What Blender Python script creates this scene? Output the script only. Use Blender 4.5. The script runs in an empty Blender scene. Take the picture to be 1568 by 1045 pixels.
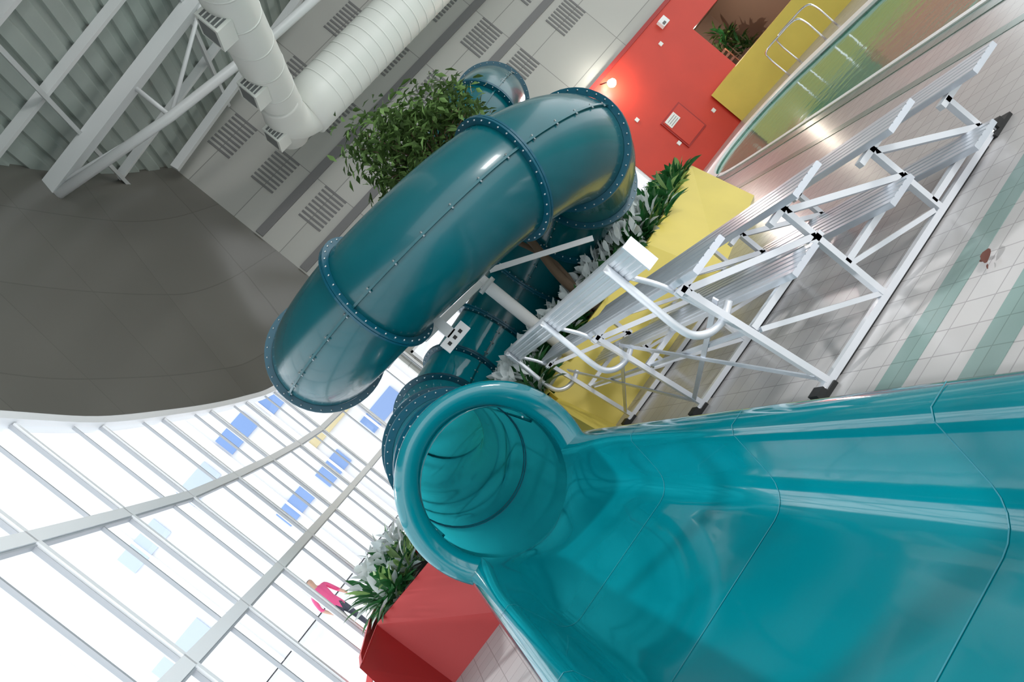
import bpy, bmesh, math, random
from mathutils import Vector, Matrix
random.seed(7)
C=bpy.context.scene.collection
# ---------------------------------------------------------------- materials
def mat(name,col,rough=.5,metal=0.,coat=0.,bump=None,var=None,trans=0.,spec=.5,emit=None,es=0.,tcol=None):
    m=bpy.data.materials.new(name); m.use_nodes=True
    nt=m.node_tree; n=nt.nodes; l=nt.links
    b=n['Principled BSDF']; out=n['Material Output']
    b.inputs['Base Color'].default_value=(*col,1)
    b.inputs['Roughness'].default_value=rough
    b.inputs['Metallic'].default_value=metal
    b.inputs['Coat Weight'].default_value=coat
    b.inputs['Coat Roughness'].default_value=.05
    b.inputs['Specular IOR Level'].default_value=spec
    if emit:
        b.inputs['Emission Color'].default_value=(*emit,1); b.inputs['Emission Strength'].default_value=es
    tc=n.new('ShaderNodeTexCoord')
    if bump:
        t=n.new('ShaderNodeTexNoise'); t.inputs['Scale'].default_value=bump[0]
        l.new(tc.outputs['Object'],t.inputs['Vector'])
        bp=n.new('ShaderNodeBump'); bp.inputs['Strength'].default_value=bump[1]; bp.inputs['Distance'].default_value=bump[2] if len(bump)>2 else .02
        l.new(t.outputs['Fac'],bp.inputs['Height']); l.new(bp.outputs['Normal'],b.inputs['Normal'])
    if var:
        t=n.new('ShaderNodeTexNoise'); t.inputs['Scale'].default_value=var[0]; t.inputs['Detail'].default_value=4
        l.new(tc.outputs['Object'],t.inputs['Vector'])
        r=n.new('ShaderNodeValToRGB'); k=var[1]
        r.color_ramp.elements[0].position=.3; r.color_ramp.elements[1].position=.7
        r.color_ramp.elements[0].color=(*[c*(1-k) for c in col],1)
        r.color_ramp.elements[1].color=(*[min(1,c*(1+k)) for c in col],1)
        l.new(t.outputs['Fac'],r.inputs['Fac']); l.new(r.outputs['Color'],b.inputs['Base Color'])
    if trans:
        tr=n.new('ShaderNodeBsdfTranslucent'); tr.inputs['Color'].default_value=(*(tcol or [min(1,c*2.2) for c in col]),1)
        mx=n.new('ShaderNodeMixShader'); mx.inputs[0].default_value=trans
        l.new(b.outputs[0],mx.inputs[1]); l.new(tr.outputs[0],mx.inputs[2]); l.new(mx.outputs[0],out.inputs[0])
    return m
M={}
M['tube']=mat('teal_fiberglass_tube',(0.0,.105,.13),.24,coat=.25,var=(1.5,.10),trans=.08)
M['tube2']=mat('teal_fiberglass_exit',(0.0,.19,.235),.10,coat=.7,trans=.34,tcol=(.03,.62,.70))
M['lane']=mat('teal_gelcoat_lane',(0.0,.19,.235),.11,coat=.8,bump=(1.6,.2,.04))
M['flange']=mat('flange_teal',(0.002,.08,.125),.3)
M['bolt']=mat('bolt_steel',(.55,.6,.62),.3,metal=.8)
M['seam']=mat('lane_seam',(0.05,.26,.32),.3)
M['alu']=mat('aluminium',(.66,.69,.75),.3,metal=.5,var=(6,.04))
M['aluw']=mat('aluminium_tube',(.76,.78,.82),.25,metal=.35)
M['rubber']=mat('black_rubber',(.015,.015,.015),.6)
M['yellow']=mat('yellow_paint',(.68,.55,.10),.5,var=(1.2,.06))
M['red']=mat('red_paint',(.58,.04,.018),.5,var=(1.0,.06))
M['redp']=mat('red_planter_paint',(.50,.03,.03),.45,var=(1.0,.06))
M['redd']=mat('dark_red_trim',(.36,.02,.015),.5)
M['white']=mat('white_paint',(.85,.85,.85),.4)
M['frame']=mat('window_frame_white',(.95,.96,.98),.35)
M['gasket']=mat('grey_gasket',(.42,.44,.47),.5)
M['steel']=mat('painted_steel_beam',(.66,.68,.68),.4)
M['dark']=mat('slot_dark',(.17,.17,.17),.7)
M['soil']=mat('soil',(.03,.02,.012),.9,bump=(20,.6,.03))
M['bark']=mat('bark',(.12,.08,.05),.8,bump=(15,.5,.02))
M['leaf']=mat('ficus_leaf',(.06,.11,.03),.4,var=(9,.5),trans=.25)
M['leaf2']=mat('planter_leaf',(.02,.11,.03),.35,var=(8,.5),trans=.2)
M['leafw']=mat('variegated_leaf',(.68,.74,.74),.35,var=(8,.1),trans=.15)
M['leafl']=mat('light_leaf',(.22,.36,.12),.4,var=(8,.3),trans=.25)
M['duct']=mat('white_duct',(.80,.82,.77),.4)
M['grille']=mat('duct_grille',(.18,.19,.19),.5)
M['chrome']=mat('chrome',(.8,.8,.8),.12,metal=1)
M['blue']=mat('blue_cladding',(.22,.36,.68),.5)
M['blueg']=mat('pale_blue_cladding',(.55,.64,.80),.5)
M['ochre']=mat('ochre_cladding',(.7,.6,.35),.5)
M['extw']=mat('exterior_white',(.85,.86,.88),.7)
M['conc']=mat('exterior_paving',(.7,.7,.72),.8,var=(.4,.08))
M['skin']=mat('skin',(.55,.33,.24),.5); M['pink']=mat('pink_cloth',(.75,.08,.25),.7)
M['trous']=mat('dark_trousers',(.03,.035,.06),.7); M['hair']=mat('hair',(.05,.03,.02),.6)
M['wood']=mat('brown_wood',(.26,.09,.04),.45,var=(3,.3))
M['dim']=mat('cafe_wall',(.30,.20,.15),.7)
M['deadleaf']=mat('dead_leaf',(.10,.03,.02),.7)
M['white_sign']=mat('sign_white',(.8,.8,.76),.4)
M['lamp']=mat('lamp_glow',(1,1,1),.5,emit=(1,.95,.85),es=250)

def panelmat(name,col,sx,sy,axes,rough,mortar=.006,dark=.55,var=.05,bump=0.):
    m=bpy.data.materials.new(name); m.use_nodes=True
    nt=m.node_tree;n=nt.nodes;l=nt.links;b=n['Principled BSDF']
    tc=n.new('ShaderNodeTexCoord'); sp=n.new('ShaderNodeSeparateXYZ'); cb=n.new('ShaderNodeCombineXYZ')
    l.new(tc.outputs['Object'],sp.inputs[0])
    l.new(sp.outputs[axes[0]],cb.inputs[0]); l.new(sp.outputs[axes[1]],cb.inputs[1])
    br=n.new('ShaderNodeTexBrick'); br.offset=0; br.squash=1
    l.new(cb.outputs[0],br.inputs['Vector'])
    br.inputs['Scale'].default_value=1; br.inputs['Brick Width'].default_value=sx; br.inputs['Row Height'].default_value=sy
    br.inputs['Mortar Size'].default_value=mortar; br.inputs['Mortar Smooth'].default_value=.1
    br.inputs['Color1'].default_value=(*[c*(1-var) for c in col],1); br.inputs['Color2'].default_value=(*[min(1,c*(1+var)) for c in col],1)
    br.inputs['Mortar'].default_value=(*[c*dark for c in col],1)
    l.new(br.outputs['Color'],b.inputs['Base Color']); b.inputs['Roughness'].default_value=rough
    return m
M['endwall']=panelmat('end_wall_panels',(.43,.43,.40),2.3,1.5,(0,2),.6,.012)
M['greywall']=panelmat('grey_bulkhead_panels',(.135,.13,.115),2.6,1.9,(1,2),.24,.012,.8)
M['tile']=panelmat('floor_tile',(.46,.44,.435),.2,.2,(0,1),.26,.004,.66,.05)
M['tileg']=panelmat('floor_tile_green',(.20,.29,.27),.2,.2,(0,1),.26,.004,.7,.05)
M['ribroof']=mat('roof_deck',(.34,.39,.36),.5,var=(.6,.12))
M['basin']=panelmat('pool_basin',(.45,.62,.55),.3,.3,(0,1),.3)
M['water']=mat('pool_water',(.06,.32,.23),.10,bump=(3,.25,.03))
m=bpy.data.materials.new('window_glass'); m.use_nodes=True; nt=m.node_tree; nt.nodes.remove(nt.nodes['Principled BSDF'])
t=nt.nodes.new('ShaderNodeBsdfTransparent'); g=nt.nodes.new('ShaderNodeBsdfGlossy'); g.inputs['Roughness'].default_value=.02
t.inputs['Color'].default_value=(.97,.99,1,1)
mx=nt.nodes.new('ShaderNodeMixShader'); mx.inputs[0].default_value=.05
nt.links.new(t.outputs[0],mx.inputs[1]); nt.links.new(g.outputs[0],mx.inputs[2]); nt.links.new(mx.outputs[0],nt.nodes['Material Output'].inputs[0]); M['glass']=m

# ---------------------------------------------------------------- mesh helpers
class MB:
    def __init__(s): s.v=[];s.f=[];s.m=[];s.mats=[];s.sm=[]
    def mi(s,k):
        if k not in s.mats: s.mats.append(k)
        return s.mats.index(k)
    def add(s,vs,fs,k,smooth=False):
        o=len(s.v); s.v+= [tuple(v) for v in vs]; i=s.mi(k)
        for f in fs: s.f.append([o+a for a in f]); s.m.append(i); s.sm.append(smooth)
    def box(s,a,b,k):
        x0,y0,z0=a;x1,y1,z1=b
        s.add([(x0,y0,z0),(x1,y0,z0),(x1,y1,z0),(x0,y1,z0),(x0,y0,z1),(x1,y0,z1),(x1,y1,z1),(x0,y1,z1)],
              [(0,3,2,1),(4,5,6,7),(0,1,5,4),(1,2,6,5),(2,3,7,6),(3,0,4,7)],k)
    def beam(s,p,q,w,h,k,up=(0,0,1)):
        p=Vector(p);q=Vector(q);t=(q-p).normalized();u=Vector(up)
        if abs(t.dot(u))>.98: u=Vector((0,1,0))
        a=t.cross(u).normalized();b=a.cross(t).normalized()
        vs=[]
        for c in (p,q):
            for i,j in ((-1,-1),(1,-1),(1,1),(-1,1)): vs.append(c+a*i*w/2+b*j*h/2)
        s.add(vs,[(3,2,1,0),(4,5,6,7),(0,1,5,4),(1,2,6,5),(2,3,7,6),(3,0,4,7)],k)
    def tube(s,pts,r,k,n=12,cap=True):
        pts=[Vector(p) for p in pts]; vs=[];fs=[]
        rr=r if isinstance(r,(list,tuple)) else [r]*len(pts)
        prev=None
        for i,p in enumerate(pts):
            t=(pts[min(i+1,len(pts)-1)]-pts[max(i-1,0)]).normalized()
            if prev is None:
                u=Vector((0,0,1)) if abs(t.z)<.9 else Vector((1,0,0)); a=t.cross(u).normalized()
            else: a=(prev-t*prev.dot(t)).normalized()
            prev=a;b=t.cross(a)
            for j in range(n):
                an=2*math.pi*j/n; vs.append(p+(a*math.cos(an)+b*math.sin(an))*rr[i])
        for i in range(len(pts)-1):
            for j in range(n): fs.append((i*n+j,i*n+(j+1)%n,(i+1)*n+(j+1)%n,(i+1)*n+j))
        if cap: fs.append(tuple(range(n-1,-1,-1))); fs.append(tuple((len(pts)-1)*n+j for j in range(n)))
        s.add(vs,fs,k,True)
    def obj(s,name,parent=None,autos=False):
        me=bpy.data.meshes.new(name); me.from_pydata(s.v,[],s.f)
        for k in s.mats: me.materials.append(M[k])
        me.polygons.foreach_set('material_index',s.m); me.polygons.foreach_set('use_smooth',s.sm); me.update()
        o=bpy.data.objects.new(name,me); C.objects.link(o)
        if parent: o.parent=parent
        return o
def empty(name,loc=(0,0,0)):
    e=bpy.data.objects.new(name,None); C.objects.link(e); return e
def catmull(P,n=8):
    P=[Vector(p) for p in P]; out=[]
    for i in range(len(P)-1):
        a=P[i-1] if i>0 else P[0]*2-P[1]; b=P[i];c=P[i+1]; d=P[i+2] if i+2<len(P) else P[-1]*2-P[-2]
        for k in range(n):
            t=k/n; out.append(.5*((2*b)+(c-a)*t+(2*a-5*b+4*c-d)*t*t+(3*b-a-3*c+d)*t**3))
    out.append(P[-1]); return out
def lerpk(keys,x):
    for (a,va),(b,vb) in zip(keys,keys[1:]):
        if x<=b: return va+(vb-va)*(x-a)/(b-a)
    return keys[-1][1]

# ---------------------------------------------------------------- room shell
roofz=lambda x:11+.16*(x-2.4)
bot=[(2.4,19),(.6,18.1),(-.4,16.9),(-.87,15.2),(-1.25,13.3),(-1.56,11.3),(-1.80,9.4),(-1.88,7.4),(-1.93,5.6),(-1.97,3.7),(-2,1.8),(-2,-.1),(-2,-2),(-2,-4)]
top=[(2.4,19),(1.6,17.6),(.9,16.2),(.3,14.8),(-.3,13.2),(-.85,11.6),(-1.3,9.8),(-1.6,8),(-1.8,6),(-1.9,4),(-2,1.8),(-2,-.1),(-2,-2),(-2,-4)]
WT=4.95
Bc=catmull([(x,y,WT) for x,y in bot],6); Tc=catmull([(x,y,roofz(x)+.1) for x,y in top],6)
mb=MB(); vs=[];fs=[]; K=6
for b,t in zip(Bc,Tc):
    for k in range(K+1): vs.append(b.lerp(t,k/K))
for i in range(len(Bc)-1):
    for k in range(K): a=i*(K+1)+k; fs.append((a,a+1,a+K+2,a+K+1))
mb.add(vs,fs,'greywall',True)
mb.obj('wall_left_bulkhead')
mb=MB()
for a,b in zip(Bc,Bc[1:]): mb.beam(a-Vector((0,0,.06)),b-Vector((0,0,.06)),.16,.12,'frame')
mb.obj('trim_1')
for i in range(len(bot)-1):
    (x0,y0),(x1,y1)=bot[i],bot[i+1]
    mb=MB(); p=Vector((x0,y0,0));q=Vector((x1,y1,0)); t=(q-p).normalized(); nn=Vector((-t.y,t.x,0))
    mb.beam((x0,y0,.0),(x0,y0,WT-.13),.06,.08,'frame',up=nn)
    c=p+t*.05; mb.beam((c.x,c.y,.05),(c.x,c.y,WT-.13),.012,.04,'gasket',up=nn)
    c=p.lerp(q,.38); mb.beam((c.x,c.y,.05),(c.x,c.y,WT-.13),.025,.035,'gasket',up=nn)
    for z,h in ((.12,.24),(.66,.07),(2.12,.11),(3.5,.11)):
        a=p.copy();b=q.copy();a.z=b.z=z; mb.beam(a,b,.08,h,'frame')
        a.z=b.z=z-h/2-.01; mb.beam(a,b,.05,.02,'gasket')
    mb.add([(x0,y0,.1),(x1,y1,.1),(x1,y1,WT-.1),(x0,y0,WT-.1)],[(0,1,2,3)],'glass')
    mb.obj('window_%d'%(i+1))
mb=MB(); x=-3.0
while x<24:
    pts=[(x,0),(x+.24,0),(x+.28,.06),(x+.40,.06),(x+.44,0)]
    for (xa,za),(xb,zb) in zip(pts,pts[1:]):
        mb.add([(xa,-5,roofz(xa)+za),(xb,-5,roofz(xb)+zb),(xb,19.1,roofz(xb)+zb),(xa,19.1,roofz(xa)+za)],[(0,3,2,1)],'ribroof')
    x+=.44
mb.obj('ceiling')
mb=MB()
for y in [v*1.9-4 for v in range(12)]:
    mb.beam((-2.5,y,roofz(-2.5)-.09),(23,y,roofz(23)-.09),.1,.18,'steel')
for xx in (1.2,4.6,8,11.4,14.8):
    mb.beam((xx,-4,roofz(xx)-.24),(xx,18.9,roofz(xx)-.24),.08,.12,'steel')
mb.obj('ceiling_purlins')
for y in (18.2,14.5,9.0):
    mb=MB()
    xl=-.2 if y<18 else 2.3
    if y<10: xl=-1.6
    tp=lambda x:Vector((x,y,roofz(x)-.4)); lo=lambda x:Vector((x,y,roofz(xl)-.5-.2*(x-xl)+.012*(x-xl)**2))
    w=.26 if y<18 else .16
    mb.beam(tp(xl),tp(22),w,w+.04,'steel')
    xs=[xl+.2+2.6*i for i in range(8)]
    if y<18: mb.tube([lo(x) for x in xs],.10,'steel')
    for i,x in enumerate(xs[1:],1):
        if y>18: continue
        mb.tube([tp(x),lo(x)],.05,'steel',8)
        if i%2: mb.tube([tp(x-2.6),lo(x)],.045,'steel',8)
        else: mb.tube([lo(x-2.6),tp(x)],.045,'steel',8)
    mb.obj('roof_truss')
Y=19.0
mb=MB()
mb.box((2.2,Y,4.05),(24,Y+.3,15),'endwall'); mb.box((2.2,Y,3.2),(10.9,Y+.3,4.05),'endwall')
mb.box((2.2,Y,0),(10.9,Y+.3,.8),'endwall'); mb.box((2.2,Y,.8),(2.5,Y+.3,3.2),'endwall')
mb.obj('wall_end')
mb=MB()
mb.box((10.9,Y-.06,0),(15.7,Y+.3,4.05),'red'); mb.box((15.7,Y-.06,2.9),(19.5,Y+.3,4.05),'red'); mb.box((19.5,Y-.06,0),(24,Y+.3,4.05),'red')
mb.box((10.85,Y-.12,4.0),(24,Y,4.12),'redd')
mb.obj('wall_end_red')
mb=MB()
for i in range(5):
    x=2.55+i*1.66; mb.box((x-.04,Y-.03,.8),(x+.04,Y+.12,3.2),'frame')
mb.box((10.8,Y-.03,.8),(10.9,Y+.12,3.2),'frame')
for z in (.8,1.95,3.14): mb.box((2.5,Y-.03,z),(10.9,Y+.12,z+.06),'frame')
mb.add([(2.5,Y+.06,.8),(10.9,Y+.06,.8),(10.9,Y+.06,3.2),(2.5,Y+.06,3.2)],[(0,1,2,3)],'glass')
mb.obj('window_end')
mb=MB()
for r,z in enumerate((9.05,7.45,6.05,10.5)):
    for c in range(9):
        x=3.5+c*2.3
        for k in range(9): mb.box((x+k*.13,Y-.015,z-.36),(x+k*.13+.06,Y+.001,z+.36),'dark')
mb.obj('acoustic_wall_slots')
mb=MB()
for z in (8.22,6.75): mb.box((2.45,Y-.05,z-.13),(24,Y+.001,z+.10),'dark')
mb.obj('trim_2')
mb=MB()
mb.box((12.45,Y-.10,.75),(13.4,Y-.05,1.85),'redd'); mb.box((12.50,Y-.12,.8),(13.35,Y-.09,1.8),'red')
mb.box((12.55,Y-.14,1.5),(13.0,Y-.115,1.78),'white_sign')
for k in range(3): mb.box((12.6,Y-.145,1.55+k*.07),(12.95,Y-.139,1.565+k*.07),'dark')
mb.obj('wall_hatch')
mb=MB(); mb.box((15.0,Y-.2,3.6),(15.3,Y-.06,3.85),'white'); mb.box((15.05,Y-.23,3.64),(15.15,Y-.2,3.72),'dark')
mb.obj('security_box')  # white security box on the red wall, gives no light
mb=MB()
for x,z in ((12.0,2.4),(12.3,1.0),(13.9,.8),(14.5,3.3)):
    mb.box((x,Y-.09,z),(x+.12,Y-.05,z+.12),'white_sign')
mb.obj('wall_sockets')
mb=MB()
A0=Y+.31
mb.box((15.6,22.4,0),(19.6,22.6,3.2),'dim'); mb.box((15.4,A0,0),(15.6,22.6,3.2),'dim'); mb.box((19.5,A0,0),(19.7,22.6,3.2),'dim'); mb.box((15.4,A0,3.0),(19.7,22.6,3.2),'dim')
mb.box((15.6,A0,-.1),(19.6,22.5,.0),'wood')
mb.obj('wall_cafe_alcove')
for cx,cy in ((16.3,20.0),(17.0,20.3)):
    mb=MB()   # tall bar chair
    for a in (-.2,.2):
        for b in (-.2,.2): mb.tube([(cx+a*1.2,cy+b*1.2,0),(cx+a*.9,cy+b*.9,1.05 if b<0 else 1.75)],.03,'wood',8)
    mb.box((cx-.23,cy-.22,1.03),(cx+.23,cy+.22,1.08),'wood')
    for z in (1.3,1.5,1.68): mb.box((cx-.19,cy+.16,z),(cx+.19,cy+.20,z+.08),'wood')
    mb.obj('bar_chair')

# ---------------------------------------------------------------- pool + floor
pl=[(6.2,-4.9),(7.2,3),(7.7,6.2),(8.5,10),(9.3,13.4),(9.9,15.2),(10.8,16.5),(11.8,17),(12.8,16.7),(13.4,15.6),(13.5,14),(13.6,10),(13.8,-4.9)]
pc=[Vector((p.x,p.y,0)) for p in catmull([(x,y,0) for x,y in pl],5)]
bm=bmesh.new()
outer=[(x,y) for x,y in bot][::-1]
outer=[(-2.1,-5)]+[(x-.05,y) for x,y in outer[:-1]]+[(2.3,19.3),(24,19.3),(24,-5)]
def loop(pts):
    vv=[bm.verts.new(p) for p in pts]; return [bm.edges.new((vv[i],vv[(i+1)%len(vv)])) for i in range(len(vv))]
e=loop([(x,y,0) for x,y in outer])+loop(pc)
bmesh.ops.triangle_fill(bm,edges=e,use_beauty=True,normal=(0,0,1))
me=bpy.data.meshes.new('floor'); bm.to_mesh(me); bm.free(); me.materials.append(M['tile'])
fo=bpy.data.objects.new('floor',me); C.objects.link(fo)
pool=empty('swimming_pool')
mb=MB(); n=len(pc); mb.add([(p.x,p.y,-.05) for p in pc],[tuple(range(n))],'water'); mb.obj('water_surface',pool)
mb=MB(); mb.add([(p.x,p.y,0) for p in pc]+[(p.x,p.y,-1.2) for p in pc],[(i,(i+1)%n,n+(i+1)%n,n+i) for i in range(n)]+[tuple(range(n,2*n))],'basin'); mb.obj('basin',pool)
def strip(mb,pts,o0,o1,z,k,th=.02):
    pts=[Vector(p) for p in pts]; vs=[];fs=[]
    for i,p in enumerate(pts):
        t=(pts[min(i+1,len(pts)-1)]-pts[max(i-1,0)]).normalized(); nn=Vector((-t.y,t.x,0))
        for o,zz in ((o0,z-th),(o0,z),(o1,z),(o1,z-th)): q=p+nn*o; vs.append((q.x,q.y,zz))
    for i in range(len(pts)-1):
        for j in range(3): a=i*4+j; fs.append((a,a+1,a+5,a+4))
    mb.add(vs,fs,k)
mb=MB()
li=5*5; strip(mb,pc[:li+1],-.05,.28,.012,'tileg'); strip(mb,pc[:li+1],-.09,.02,.03,'white',.06)
strip(mb,pc[:li+1],.95,1.1,.006,'tileg')
strip(mb,pc[li:],-.06,.55,.04,'white',.06)
mb.obj('coping',pool)
mb=MB()
for y0,y1 in ((2.88,3.10),(3.50,3.72)): mb.box((1.25,y0,0),(6.9,y1,.004),'tileg')
mb.box((1.22,-4,0),(1.42,6.6,.003),'tileg')
mb.obj('floor_tile_bands')

# ---------------------------------------------------------------- water slide
ws=empty('water_slide')
HC=Vector((2.47,8.85,0)); R=1.97; TR=.62
zk=[(90,3.68),(140,3.43),(186,3.26),(230,3.09),(277,2.85),(305,2.64),(360,2.20),(450,1.84),(540,1.56)]
pre=catmull([(6.6,18.9,5.6),(6.55,16,5.1),(6.5,13.8,4.8),(6.15,12.2,4.55),(5.2,11.1,4.28),(3.9,10.86,3.95),(HC.x,HC.y+R,3.68)],12)
path=pre[:-1]; rings=[0,24,36,48,60]
rd=[96,126,156,186,232,282,322,360,392,420,448,476,504]
for a in range(90,541,2):
    zz=lerpk(zk,a)
    if a in rd: rings.append(len(path))
    path.append(Vector((HC.x+R*math.cos(math.radians(a)),HC.y+R*math.sin(math.radians(a)),zz)))
post=catmull([path[-1],(.48,8.2,1.50),(.44,7.5,1.42),(.42,6.9,1.28),(.42,6.3,1.08)],8)
base=len(path)-1
rings+= [base+8,base+15,base+22]
path+=post[1:]
for _ in range(6):
    zs=[p.z for p in path]
    for i in range(1,len(path)-1): path[i].z=(zs[i-1]+zs[i]*2+zs[i+1])/4
def fr(i):
    t=(path[min(i+1,len(path)-1)]-path[max(i-1,0)]).normalized()
    if i==len(path)-1: t=Vector((0,-1,0))
    s=t.cross(Vector((0,0,1))).normalized(); return t,s,s.cross(t)
NS=48
def shell(i0,i1,k,name):
    mb=MB(); vs=[];fs=[]
    for i in range(i0,i1):
        p=path[i]; t,s,nn=fr(i); r=TR+(.03*max(0,(i-base-18))/14 if i>base+18 else 0)
        for j in range(NS): a=2*math.pi*j/NS; vs.append(p+(s*math.cos(a)+nn*math.sin(a))*r)
    for i in range(i1-i0-1):
        for j in range(NS): fs.append((i*NS+j,i*NS+(j+1)%NS,(i+1)*NS+(j+1)%NS,(i+1)*NS+j))
    mb.add(vs,fs,k,True); mb.obj(name,ws)
cut=base-45
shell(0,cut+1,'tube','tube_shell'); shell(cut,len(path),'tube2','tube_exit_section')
mbf=MB(); mbb=MB()
def flange(i,r1=.70):
    p=path[i]; t,s,nn=fr(i)
    prof=[(TR+.002,-.028),(r1,-.028),(r1,-.004),(r1-.012,0),(r1,.004),(r1,.028),(TR+.002,.028)]
    vs=[];fs=[]
    for j in range(NS):
        a=2*math.pi*j/NS; d=s*math.cos(a)+nn*math.sin(a)
        for r,o in prof: vs.append(p+d*r+t*o)
    L=len(prof)
    for j in range(NS):
        for k in range(L-1): fs.append((j*L+k,((j+1)%NS)*L+k,((j+1)%NS)*L+k+1,j*L+k+1))
    mbf.add(vs,fs,'flange',False)
    for j in range(36):
        a=2*math.pi*(j+.5)/36; d=s*math.cos(a)+nn*math.sin(a); c=p+d*(r1-.03)
        mbb.tube([c-t*.04,c+t*.04],.009,'bolt',6)
for i in rings: flange(i)
for sgn in (1,-1):
    vs=[];fs=[]
    for i,p in enumerate(path):
        t,s,nn=fr(i)
        for r,o in ((TR+.002,-.012),(TR+.03,-.012),(TR+.03,.012),(TR+.002,.012)): vs.append(p+s*sgn*r+nn*o)
    for i in range(len(path)-3):
        for k in range(3): a=i*4+k; fs.append((a,a+1,a+5,a+4))
    mbf.add(vs,fs,'tube',False)
    acc=0
    for i in range(1,len(path)-4):
        acc+=(path[i]-path[i-1]).length
        if acc>.24:
            acc=0; t,s,nn=fr(i); c=path[i]+s*sgn*(TR+.02); mbb.tube([c-nn*.03,c+nn*.03],.010,'bolt',6)
mbf.obj('flanges',ws); mbb.obj('bolts',ws)
LX,LZ=.42,1.08
def seg(a,b,n,end=False): 
    a=Vector((a[0],a[1]));b=Vector((b[0],b[1])); return [a.lerp(b,k/n) for k in range(n+(1 if end else 0))]
def arc(c,r,a0,a1,n,end=False):
    return [Vector((c[0]+r*math.cos(math.radians(a0+(a1-a0)*k/n)),c[1]+r*math.sin(math.radians(a0+(a1-a0)*k/n)))) for k in range(n+(1 if end else 0))]
pL=seg((-.36,0),(-.36,.74),1)+seg((-.36,.74),(-.33,.78),1)+seg((-.33,.78),(-.24,.78),2)+seg((-.24,.78),(-.21,.75),1)+seg((-.21,.75),(-.15,.47),5)+arc((-.03,.48),.12,185,270,5)+seg((-.03,.36),(.87,.36),14)+arc((.87,.52),.16,270,352,5)+seg((1.03,.50),(1.07,.75),5)+seg((1.07,.75),(1.10,.78),1)+seg((1.10,.78),(1.20,.78),2)+seg((1.20,.78),(1.24,.74),1)+seg((1.24,.74),(1.24,0),1,True)
nmid=5+5+14+5+5
ar=arc((LX,LZ),.645,208.5,331.5,nmid,True)
pM=seg((-.36,0),(-.36,.74),1)+seg((-.36,.74),(-.33,.78),1)+seg((-.33,.78),(-.17,.78),2)+[Vector((-.155,.78))]+ar[:-1]+[Vector((.995,.78))]+seg((1.01,.78),(1.20,.78),2)+seg((1.20,.78),(1.24,.74),1)+seg((1.24,.74),(1.24,0),1,True)
assert len(pL)==len(pM),(len(pL),len(pM))
ys=[-3,-1.5,0,1,2,2.6,3.17,3.7,4.2,4.6,4.9,5.1,5.3,5.5,5.7,5.85,6.0,6.15,6.3]
def prof(y):
    f=min(1,max(0,(y-4.9)/1.4)); f=f*f*(3-2*f); return [(a.lerp(b,f)) for a,b in zip(pL,pM)]
mb=MB(); vs=[];fs=[];L=len(pL)
for y in ys:
    for q in prof(y): vs.append((q.x,y,q.y))
for i in range(len(ys)-1):
    for k in range(L-1): a=i*L+k; fs.append((a,a+1,a+L+1,a+L))
mb.add(vs,fs,'lane',True)
mb.obj('runout_lane',ws)
mb=MB()
for y in (1.9,3.17,4.6):
    vs=[];fs=[];P=prof(y)
    for q in P[2:-2]:
        vs.append((q.x,y-.003,q.y+.003));vs.append((q.x,y+.003,q.y+.003))
    for k in range(len(P)-5): fs.append((2*k,2*k+1,2*k+3,2*k+2))
    mb.add(vs,fs,'seam')
mb.obj('lane_seams',ws)
mb=MB(); pr=[(.645,6.34),(.655,6.27),(.69,6.20),(.74,6.15),(.79,6.13),(.84,6.14),(.87,6.18),(.875,6.25),(.86,6.34),(.65,6.45)]
vs=[];fs=[];NA=64
for j in range(NA+1):
    a=math.radians(-34+248*j/NA)
    for r,y in pr: vs.append((LX+r*math.cos(a),y,LZ+r*math.sin(a)))
L=len(pr)
for j in range(NA):
    for k in range(L-1): a=j*L+k; fs.append((a,a+1,a+L+1,a+L))
mb.add(vs,fs,'lane',True); mb.obj('mouth_collar',ws)
# supports
mb=MB()
CX,CY=2.48,8.95
mb.tube([(CX,CY,.9),(CX,CY,3.9)],.085,'white',16)
mb.tube([(CX,CY,2.3),(CX,CY,2.36)],.13,'steel',16)
for a in (225,30,95,150,400,500):
    z=lerpk(zk,a if a>=90 else a+360)-.60
    e=Vector((HC.x+R*math.cos(math.radians(a)),HC.y+R*math.sin(math.radians(a)),z))
    e2=e.lerp(Vector((CX,CY,z)),.1)
    mb.beam((CX,CY,z-.10),e2-Vector((0,0,.08)),.05,.08,'steel')
mb.beam((2.6,8.75,2.42),(3.72,8.5,1.66),.05,.07,'white')
for p in ((6.6,16.5,4.5),(5.2,11.1,3.6),(.5,9.0,.93)):
    mb.tube([(p[0],p[1],0),(p[0],p[1],p[2])],.08,'steel',16)
    mb.box((p[0]-.16,p[1]-.16,0),(p[0]+.16,p[1]+.16,.03),'steel')
mb.box((1.30,7.8,2.12),(1.66,7.84,2.26),'white')
for k in range(3): mb.box((1.36+k*.09,7.79,2.17),(1.40+k*.09,7.80,2.21),'rubber')
mb.box((1.42,7.8,2.24),(1.54,7.84,2.52),'steel')
mb.obj('support_frame',ws)

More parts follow.
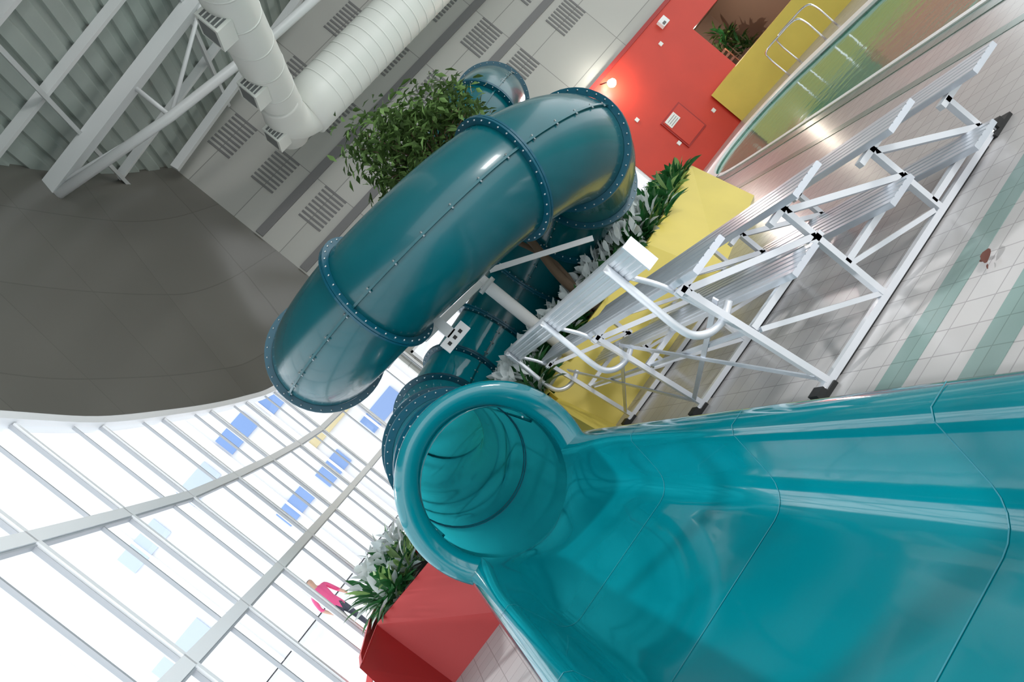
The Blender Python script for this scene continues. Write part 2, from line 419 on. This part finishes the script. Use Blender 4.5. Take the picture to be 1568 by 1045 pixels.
# ---------------------------------------------------------------- bleacher
bl=empty('bleacher')
def plank(mb,xc,w,z,y0,y1,k='alu'):
    n=5; prof=[]; x0=xc-w/2
    for i in range(n):
        a=x0+w*i/n; b=x0+w*(i+1)/n; prof+=[(a,z-.006),(a+.008,z),(b-.008,z),(b,z-.006)]
    prof+=[(x0+w,z-.045),(x0,z-.045)]
    L=len(prof); vs=[(x,y0,zz) for x,zz in prof]+[(x,y1,zz) for x,zz in prof]
    mb.add(vs,[(i,(i+1)%L,L+(i+1)%L,L+i) for i in range(L)]+[tuple(range(L)),tuple(range(2*L-1,L-1,-1))],k)
Y0,Y1=3.9,8.35
mb=MB()
for xc,z in ((2.1,1.235),(2.93,1.02),(3.75,.76),(4.55,.52)): plank(mb,xc,.30,z,Y0,Y1)
mb.obj('seat_planks',bl)
mb=MB()
for xc,z in ((2.52,.72),(3.36,.46),(4.12,.20)): plank(mb,xc,.27,z,Y0+.05,Y1)
mb.obj('foot_planks',bl)
mb=MB()
pr=[(1.80,1.45)]
for k in range(4): z=1.45+.045*k; pr+=[(1.785,z+.004),(1.78,z+.012),(1.78,z+.036),(1.785,z+.042)]
pr+=[(1.80,1.64),(1.835,1.645),(1.85,1.63),(1.85,1.46),(1.835,1.445)]
L=len(pr); vs=[(x,Y0,z) for x,z in pr]+[(x,Y1,z) for x,z in pr]
mb.add(vs,[(i,(i+1)%L,L+(i+1)%L,L+i) for i in range(L)]+[tuple(range(L)),tuple(range(2*L-1,L-1,-1))],'aluw')
mb.box((1.77,Y0-.02,1.44),(1.86,Y0,1.65),'aluw'); mb.obj('back_board',bl)
mb=MB()
for y in (4.2,6.1,8.0):
    def B(a,b,w=.045,h=.055): mb.beam((a[0],y,a[1]),(b[0],y,b[1]),w,h,'aluw',up=(0,1,0))
    B((1.98,.04),(4.5,.04),.05,.05)
    B((1.95,1.17),(2.1,.06)); B((2.85,.96),(2.85,.06)); B((3.65,.7),(3.65,.06)); B((4.38,.46),(4.38,.06))
    B((1.9,1.16),(2.3,1.16)); B((2.7,.945),(3.15,.945)); B((3.5,.685),(3.95,.685)); B((4.3,.445),(4.75,.445))
    B((2.05,.645),(2.9,.645)); B((2.85,.385),(3.68,.385)); B((3.65,.125),(4.4,.125))
    B((1.98,1.13),(2.85,.66)); B((2.85,.92),(3.65,.40)); B((3.65,.66),(4.38,.14))
    B((2.08,.60),(2.84,.07),.035,.045); B((2.85,.36),(3.6,.08),.035,.045)
mb.obj('frames',bl)
mb=MB()
for y in (4.2,6.1,8.0):
    for x in (1.92,4.42): 
        mb.box((x-.04,y-.045,0),(x+.2,y+.045,.03),'rubber'); mb.box((x+.03,y-.05,.03),(x+.11,y+.05,.075),'rubber')
    for x in (1.93,2.03,4.42,4.54): mb.tube([(x,y,.03),(x,y,.05)],.03,'chrome',10)
    mb.box((2.2,y-.015,0.0),(4.3,y+.015,.015),'rubber')
mb.obj('feet',bl)
mb=MB()
for y in (4.25,6.15,8.05):
    c=catmull([(1.755,y,1.63),(1.755,y,1.3),(1.755,y,1.05),(1.78,y,.92),(1.87,y,.84),(2.0,y,.82),(2.12,y,.86)],6)
    mb.tube(c,.028,'aluw',12)
    c=catmull([(1.84,y+.05,1.45),(1.93,y+.05,1.25),(2.0,y+.05,.95),(2.05,y+.05,.7)],5); mb.tube(c,.02,'aluw',10)
for a,b in ((4.2,6.1),(6.1,8.0)):
    mb.beam((2.05,a,.95),(2.08,b,.12),.012,.04,'alu'); mb.beam((2.07,a,.12),(2.04,b,.95),.012,.04,'alu')
    mb.beam((2.08,a,.62),(2.08,b,.62),.03,.03,'alu')
    mb.beam((3.65,a,.3),(3.65,b,.3),.03,.03,'alu')
mb.obj('guard_tubes',bl)

# ---------------------------------------------------------------- planters
def planter(name,basep,topp,h,k):
    mb=MB(); n=len(basep)
    vs=[(x,y,0) for x,y in basep]+[(x,y,h) for x,y in topp]
    cx=sum(p[0] for p in topp)/n; cy=sum(p[1] for p in topp)/n
    vs+= [(x+(cx-x)*.06,y+(cy-y)*.06,h) for x,y in topp]+[(x+(cx-x)*.06,y+(cy-y)*.06,h-.12) for x,y in topp]
    fs=[]
    for q in range(3): fs+=[(q*n+i,q*n+(i+1)%n,(q+1)*n+(i+1)%n,(q+1)*n+i) for i in range(n)]
    mb.add(vs,fs,k); mb.add(vs[3*n:],[tuple(range(n))],'soil')
    return mb.obj(name)
yp=planter('yellow_planter',[(1.55,6.9),(2.02,8.55),(4.6,8.75),(6.8,10.2),(8.2,12.6),(7.4,15),(2.0,15),(1.7,10),(1.3,7.6)],
        [(1.5,7.5),(1.85,8.95),(4.45,9.15),(7.2,11.3),(7.6,12.9),(7.0,14.6),(2.2,14.6),(1.75,10),(1.4,7.9)],1.0,'yellow')
rp=planter('red_planter',[(-.42,7.5),(-1.3,7.6),(-1.6,6.7),(-1.75,7.4),(-1.65,9.3),(-1.3,10.6),(-.35,10.6)],
        [(-.42,8.0),(-1.45,8.35),(-1.68,7.4),(-1.72,7.9),(-1.6,9.3),(-1.25,10.3),(-.38,10.3)],.88,'redp')
def leaf(mb,p,d,L,W,k,droop=.3,seg=4):
    d=d.normalized(); s=d.cross(Vector((0,0,1)))
    if s.length<.1: s=Vector((1,0,0))
    s.normalize(); a=random.uniform(-.6,.6); s=(s*math.cos(a)+d.cross(s)*math.sin(a)); nn=s.cross(d)
    vs=[];fs=[]; c=Vector(p)
    for i in range(seg+1):
        t=i/seg; w=W*math.sin(math.pi*min(.97,max(.06,t*.92+.06)))**.8*.5
        if i==seg: w=.002
        vs+= [c-s*w+nn*w*.35,c,c+s*w+nn*w*.35]
        d2=(d-Vector((0,0,droop*t))).normalized(); c=c+d2*(L/seg)
    for i in range(seg):
        a=i*3; fs+=[(a,a+1,a+4,a+3),(a+1,a+2,a+5,a+4)]
    mb.add(vs,fs,k,True)
def clump(mb,p,n,L,W,ks,spread=1.,droop=.7):
    for i in range(n):
        a=random.uniform(0,2*math.pi); e=random.uniform(.15,1.3)
        d=Vector((math.cos(a)*math.cos(e)*spread,math.sin(a)*math.cos(e)*spread,math.sin(e)))
        st=Vector(p)+Vector((0,0,random.uniform(0,.12)))+d*random.uniform(0,.18)
        leaf(mb,st,d,L*random.uniform(.6,1.15),W*random.uniform(.7,1.2),random.choice(ks),droop)
mb=MB()
line=[(1.6,8.1),(1.78,8.7),(2.0,9.2),(3.2,9.35),(4.4,9.4),(5.4,10.05),(6.3,10.8),(6.9,11.35)]
lc=catmull([(x,y,0) for x,y in line],7)
for i,p in enumerate(lc):
    f=i/len(lc); white=f<.70
    for q in range(3):
        pos=(p.x+random.uniform(-.05,.1),p.y+random.uniform(.0,.15)+q*.25,.9)
        clump(mb,pos,16,.5 if white else .34,.12,['leaf2','leaf2','leaf2','leafl'] if not white else ['leaf2','leaf2','leaf2','leaf2','leafw'],.9)
    if white:
        for r in range(13):
            a=random.uniform(0,6.28); st=Vector((p.x+random.uniform(-.2,.2),p.y+random.uniform(-.1,.5),1.22+random.uniform(0,.22)))
            leaf(mb,st,Vector((math.cos(a)*.6,math.sin(a)*.6-.2,1)),random.uniform(.16,.24),.10,'leafw',.1)
for i in range(40):
    clump(mb,(random.uniform(2.3,6.3),random.uniform(10.2,12.6),.9),12,.36,.13,['leaf2','leaf2','leafl'],.9)
mb.obj('planter_foliage',yp)
mb=MB()
for i in range(26):
    y=random.uniform(8.35,10.1); x=random.uniform(-1.35,-.6)
    clump(mb,(x,y,.8),14,.40,.09,['leaf2','leaf2','leafw','leafl','leaf2'],.95)
for i in range(50):
    leaf(mb,(random.uniform(-1.35,-.55),random.uniform(8.4,9.6),1.15+random.uniform(0,.15)),Vector((random.uniform(-.8,.8),random.uniform(-1,.2),.7)),.2,.10,'leafw',.2)
mb.obj('planter_foliage',rp)
# ficus
mb=MB()
tr=[(3.35,9.35,.85),(3.3,9.25,1.6),(3.42,9.15,2.4),(3.3,9.1,3.2),(3.4,9.1,3.9),(3.5,9.1,4.5)]
mb.tube(catmull(tr,4),[.075-.05*i/20 for i in range(21)],'bark',8)
mb.tube(catmull([(3.2,9.45,.85),(3.45,9.35,1.8),(3.25,9.3,2.7),(3.1,9.2,3.6),(2.9,9.2,4.2)],4),[.05-.03*i/16 for i in range(17)],'bark',8)
cl=[]
for i in range(64):
    while True:
        v=Vector((random.uniform(-1,1),random.uniform(-1,1),random.uniform(-1,1)))
        if .2<v.length<1: break
    c=Vector((3.40+v.x*.88,9.15+v.y*.7,4.18+v.z*.80)); cl.append(c)
    mb.tube([(3.35+random.uniform(-.05,.05),9.12,3.3+random.uniform(0,.8)),(c+Vector((3.35,9.12,3.7)))/2+Vector((0,0,.1)),c],[.02,.012,.006],'bark',5)
tw=mb.obj('trunk_and_branches')
mb=MB()
for c in cl:
    for j in range(52):
        o=Vector((random.gauss(0,.16),random.gauss(0,.14),random.gauss(0,.15)))
        a=random.uniform(0,6.28)
        leaf(mb,c+o,Vector((math.cos(a),math.sin(a),random.uniform(-1.2,.3))),random.uniform(.12,.18),.065,random.choice(['leaf','leaf','leaf','leafl']),.4,2)
lf=mb.obj('leaves')
ft=empty('ficus_tree'); lf.parent=ft; tw.parent=ft

# ---------------------------------------------------------------- ducts
dc=empty('ventilation_duct')
mb=MB()
Dz=8.4
ptsA=[(4.9,16.0,Dz),(5.5,16.0,Dz),(8,16,Dz),(12,16,Dz),(22,16,Dz)]
mb.tube(ptsA,.62,'duct',32)
x=5.6
while x<21: mb.tube([(x,16,Dz),(x+.03,16,Dz)],.628,'duct',32); x+=.3
mb.tube(catmull([(5.3,16,Dz),(4.95,16,Dz),(4.62,15.85,Dz),(4.42,15.5,Dz),(4.38,15.1,Dz),(4.32,14.5,Dz)],5),[.60,.60,.59,.58,.57,.56,.55,.54,.53,.52,.51,.5,.49,.49,.48,.48,.47,.47,.46,.46,.45,.45,.44,.44,.43,.43],'duct',28)
mb.tube([(4.4,16.3,Dz),(4.4,15,Dz),(3.95,10.5,Dz),(3.4,3,Dz)],.42,'duct',28)
y=4
while y<15: 
    xx=4.4-(15-y)*.1; mb.tube([(xx,y,Dz),(xx,y+.04,Dz)],.43,'duct',28); y+=.9
mb.obj('duct_pipes',dc)
mb=MB()
for y in (15.6,13.4,11.0,8.6):
    xx=4.42-max(0,(15-y))*.1
    mb.box((xx-.62,y-.25,Dz-.34),(xx-.3,y+.3,Dz+.12),'duct')
    mb.box((xx-.58,y-.26,Dz-.28),(xx-.34,y-.25,Dz+.06),'grille')
    mb.box((xx-.63,y-.18,Dz-.28),(xx-.62,y+.22,Dz+.06),'grille')
    for k in range(4): mb.box((xx-.58,y-.27,Dz-.25+k*.08),(xx-.34,y-.26,Dz-.23+k*.08),'duct')
mb.obj('duct_outlets',dc)

# ---------------------------------------------------------------- far side
mb=MB()
a=Vector((14.25,18.85,0));b=Vector((18.0,13.5,0))
vs=[]
for z in (0,1.2):
    for p in (a,b): vs.append((p.x,p.y,z))
    vs.append((b.x+.6,b.y+.1,z)); vs.append((a.x+.9,18.9,z))
mb.add(vs,[(0,1,5,4),(1,2,6,5),(2,3,7,6),(3,0,4,7),(4,5,6,7)],'yellow')
mb.obj('yellow_low_wall')
mb=MB()
for dx in (0,.55):
    mb.tube(catmull([(14.25+dx,16.2,0),(14.25+dx,16.2,.7),(14.25+dx,16.05,.9),(14.4+dx,15.5,.92),(14.5+dx,15.0,.9),(14.55+dx,14.85,.7),(14.55+dx,14.85,0)],5),.025,'chrome',10)
mb.obj('pool_handrail')
mb=MB()
for i in range(14): clump(mb,(18.1+random.uniform(-.3,.6),20.9+random.uniform(0,.6),1.0+random.uniform(0,1.2)),14,.45,.1,['leaf2','leaf'],1.)
for i in range(2): mb.tube([(17.9+i*.6,21.1,0),(17.9+i*.6,21.1,.5)],[.14,.2],'wood',16); mb.tube([(17.9+i*.6,21.1,.4),(17.9+i*.6,21.1,1.8)],.02,'bark',6)
mb.obj('potted_plant')
mb=MB()
mb.tube([(12.2,18.94,3.95),(12.2,18.6,3.8)],.02,'rubber',8); mb.tube([(12.25,18.7,3.75),(12.2,18.5,3.66)],[.06,.11],'white',16,False)
mb.tube([(12.22,18.6,3.71),(12.22,18.48,3.67)],.11,'lamp',16)
mb.obj('wall_spotlight')
mb=MB()
leaf(mb,(2.86,3.38,.03),Vector((.8,.3,.15)),.13,.06,'deadleaf',.3); leaf(mb,(2.90,3.40,.02),Vector((.2,.9,.1)),.07,.03,'deadleaf',.3); leaf(mb,(2.86,3.38,.02),Vector((-.8,-.5,.1)),.06,.012,'deadleaf',.2)
mb.obj('fallen_leaf')

# ---------------------------------------------------------------- exterior
mb=MB(); mb.box((-80,-30,-.3),(-.1-2.2,80,-.06),'conc'); mb.box((-2.3,19.4,-.3),(60,80,-.06),'conc'); mb.obj('ground_exterior')
mb=MB(); mb.box((-30,32,0),(20,33,12),'extw')
for x,z,w,h,k in ((-6.3,6.8,1.6,.9,'blueg'),(-3.8,7.0,1.6,.9,'blue'),(-1.6,6.8,1.6,1.0,'blue'),(-9.6,6.8,2,.9,'blueg'),(1.0,6.3,2.0,.9,'blueg'),(-4.6,3.2,1.6,.8,'blue'),(-2.4,3.0,1.4,.8,'blue'),(.5,3.0,2.0,.8,'blue'),(-12,3,2.5,.8,'blueg')):
    mb.box((x,31.9,z),(x+w,32.0,z+h),k)
mb.box((-1.5,31.9,4.5),(1.0,32,4.9),'ochre')
for i in range(20): mb.box((-28+i*2.4,31.85,0),(-27.9+i*2.4,32,12),'frame')
mb.obj('neighbouring_building')

def person(name,loc,rz):
    J={'pel':(0,0,.95,.13),'spn':(0,0,1.15,.12),'chs':(0,0,1.35,.14),'nek':(0,0,1.50,.055),'hd':(0,-.01,1.60,.085),'hd2':(0,-.015,1.70,.09),
       'sl':(-.18,0,1.42,.06),'el':(-.25,.02,1.14,.045),'wl':(-.22,-.12,.93,.03),'hl':(-.21,-.18,.86,.028),
       'sr':(.18,0,1.42,.06),'er':(.26,.02,1.15,.045),'wr':(.24,-.15,1.0,.03),'hr':(.22,-.22,.97,.028),
       'kl':(-.10,-.02,.50,.065),'al':(-.11,.03,.09,.04),'fl':(-.11,-.13,.04,.035),'tl':(-.09,0,.86,.09),
       'kr':(.10,.0,.50,.065),'ar':(.12,.05,.09,.04),'fr':(.12,-.11,.04,.035),'tr':(.09,0,.86,.09)}
    E=[('pel','spn'),('spn','chs'),('chs','nek'),('nek','hd'),('hd','hd2'),('chs','sl'),('sl','el'),('el','wl'),('wl','hl'),('chs','sr'),('sr','er'),('er','wr'),('wr','hr'),
       ('pel','tl'),('tl','kl'),('kl','al'),('al','fl'),('pel','tr'),('tr','kr'),('kr','ar'),('ar','fr')]
    ks=list(J); me=bpy.data.meshes.new(name); me.from_pydata([J[k][:3] for k in ks],[(ks.index(a),ks.index(b)) for a,b in E],[])
    o=bpy.data.objects.new(name,me); C.objects.link(o)
    sk=o.modifiers.new('Skin','SKIN'); ss=o.modifiers.new('Sub','SUBSURF'); ss.levels=1; ss.render_levels=1
    sv=me.skin_vertices[0].data
    for i,k in enumerate(ks): sv[i].radius=(J[k][3],J[k][3]*.85); sv[i].use_root=(k=='pel')
    bpy.context.view_layer.update()
    dg=bpy.context.evaluated_depsgraph_get(); m2=bpy.data.meshes.new_from_object(o.evaluated_get(dg))
    o.modifiers.clear(); o.data=m2; m2.materials.clear()
    for k in ('skin','pink','trous','hair'): m2.materials.append(M[k])
    for p in m2.polygons:
        c=p.center; p.use_smooth=True
        p.material_index=3 if (c.z>1.66 and c.y>-.05) or c.z>1.74 else 0 if c.z>1.47 or (abs(c.x)>.17 and c.z<1.1 and c.z>.8) else 1 if c.z>.93 else 2
    o.location=loc; o.rotation_euler=(0,0,rz); return o
person('person_in_pink',(-2.7,14.6,-.06),.6)

# ---------------------------------------------------------------- lights
w=bpy.data.worlds.new('sky'); bpy.context.scene.world=w; w.use_nodes=True
w.node_tree.nodes['Background'].inputs[0].default_value=(.95,.98,1,1); w.node_tree.nodes['Background'].inputs[1].default_value=1.95
def light(name,t,loc,energy,rot=(0,0,0),size=1,col=(1,1,1),sy=None):
    d=bpy.data.lights.new(name,t); d.energy=energy; d.color=col
    if t=='AREA':
        d.size=size
        if sy: d.shape='RECTANGLE'; d.size_y=sy
    o=bpy.data.objects.new(name,d); C.objects.link(o); o.location=loc; o.rotation_euler=rot; return o
d=light('sun','SUN',(-20,10,30),2.5,(math.radians(-25),math.radians(-48),0)); d.data.angle=.05
s=light('wall_spot_beam','SPOT',(12.1,18.4,3.6),120,(math.radians(-60),0,math.radians(-20))); s.data.spot_size=1.6
light('added_cafe_fill','POINT',(17,20.4,2.8),90,col=(1,.9,.75))  # fill light added to brighten the alcove, no fixture modelled
f=light('added_hall_fill','AREA',(9,-2.5,6.5),420,size=2.5,sy=1.2,col=(1,.98,.95))  # unseen fill light added behind the camera to brighten window frames and hall
f.rotation_euler=(Vector((-1,11,3))-f.location).to_track_quat('-Z','Y').to_euler()

# ---------------------------------------------------------------- camera
cd=bpy.data.cameras.new('camera'); co=bpy.data.objects.new('camera',cd); C.objects.link(co)
cd.sensor_width=36; cd.lens=36*1100/1568; cd.clip_end=300
yaw=math.radians(13.3); pit=math.radians(1.98); rol=math.radians(51)
Rr=Vector((math.cos(yaw),-math.sin(yaw),0)); F=Vector((math.sin(yaw)*math.cos(pit),math.cos(yaw)*math.cos(pit),-math.sin(pit))); U=Rr.cross(F)
xi=Rr*math.cos(rol)-U*math.sin(rol); yi=Rr*math.sin(rol)+U*math.cos(rol)
mm=Matrix((( xi.x,yi.x,-F.x,0),(xi.y,yi.y,-F.y,0),(xi.z,yi.z,-F.z,1.95),(0,0,0,1)))
co.matrix_world=mm
bpy.context.scene.camera=co
bpy.context.scene.view_settings.view_transform='Standard'
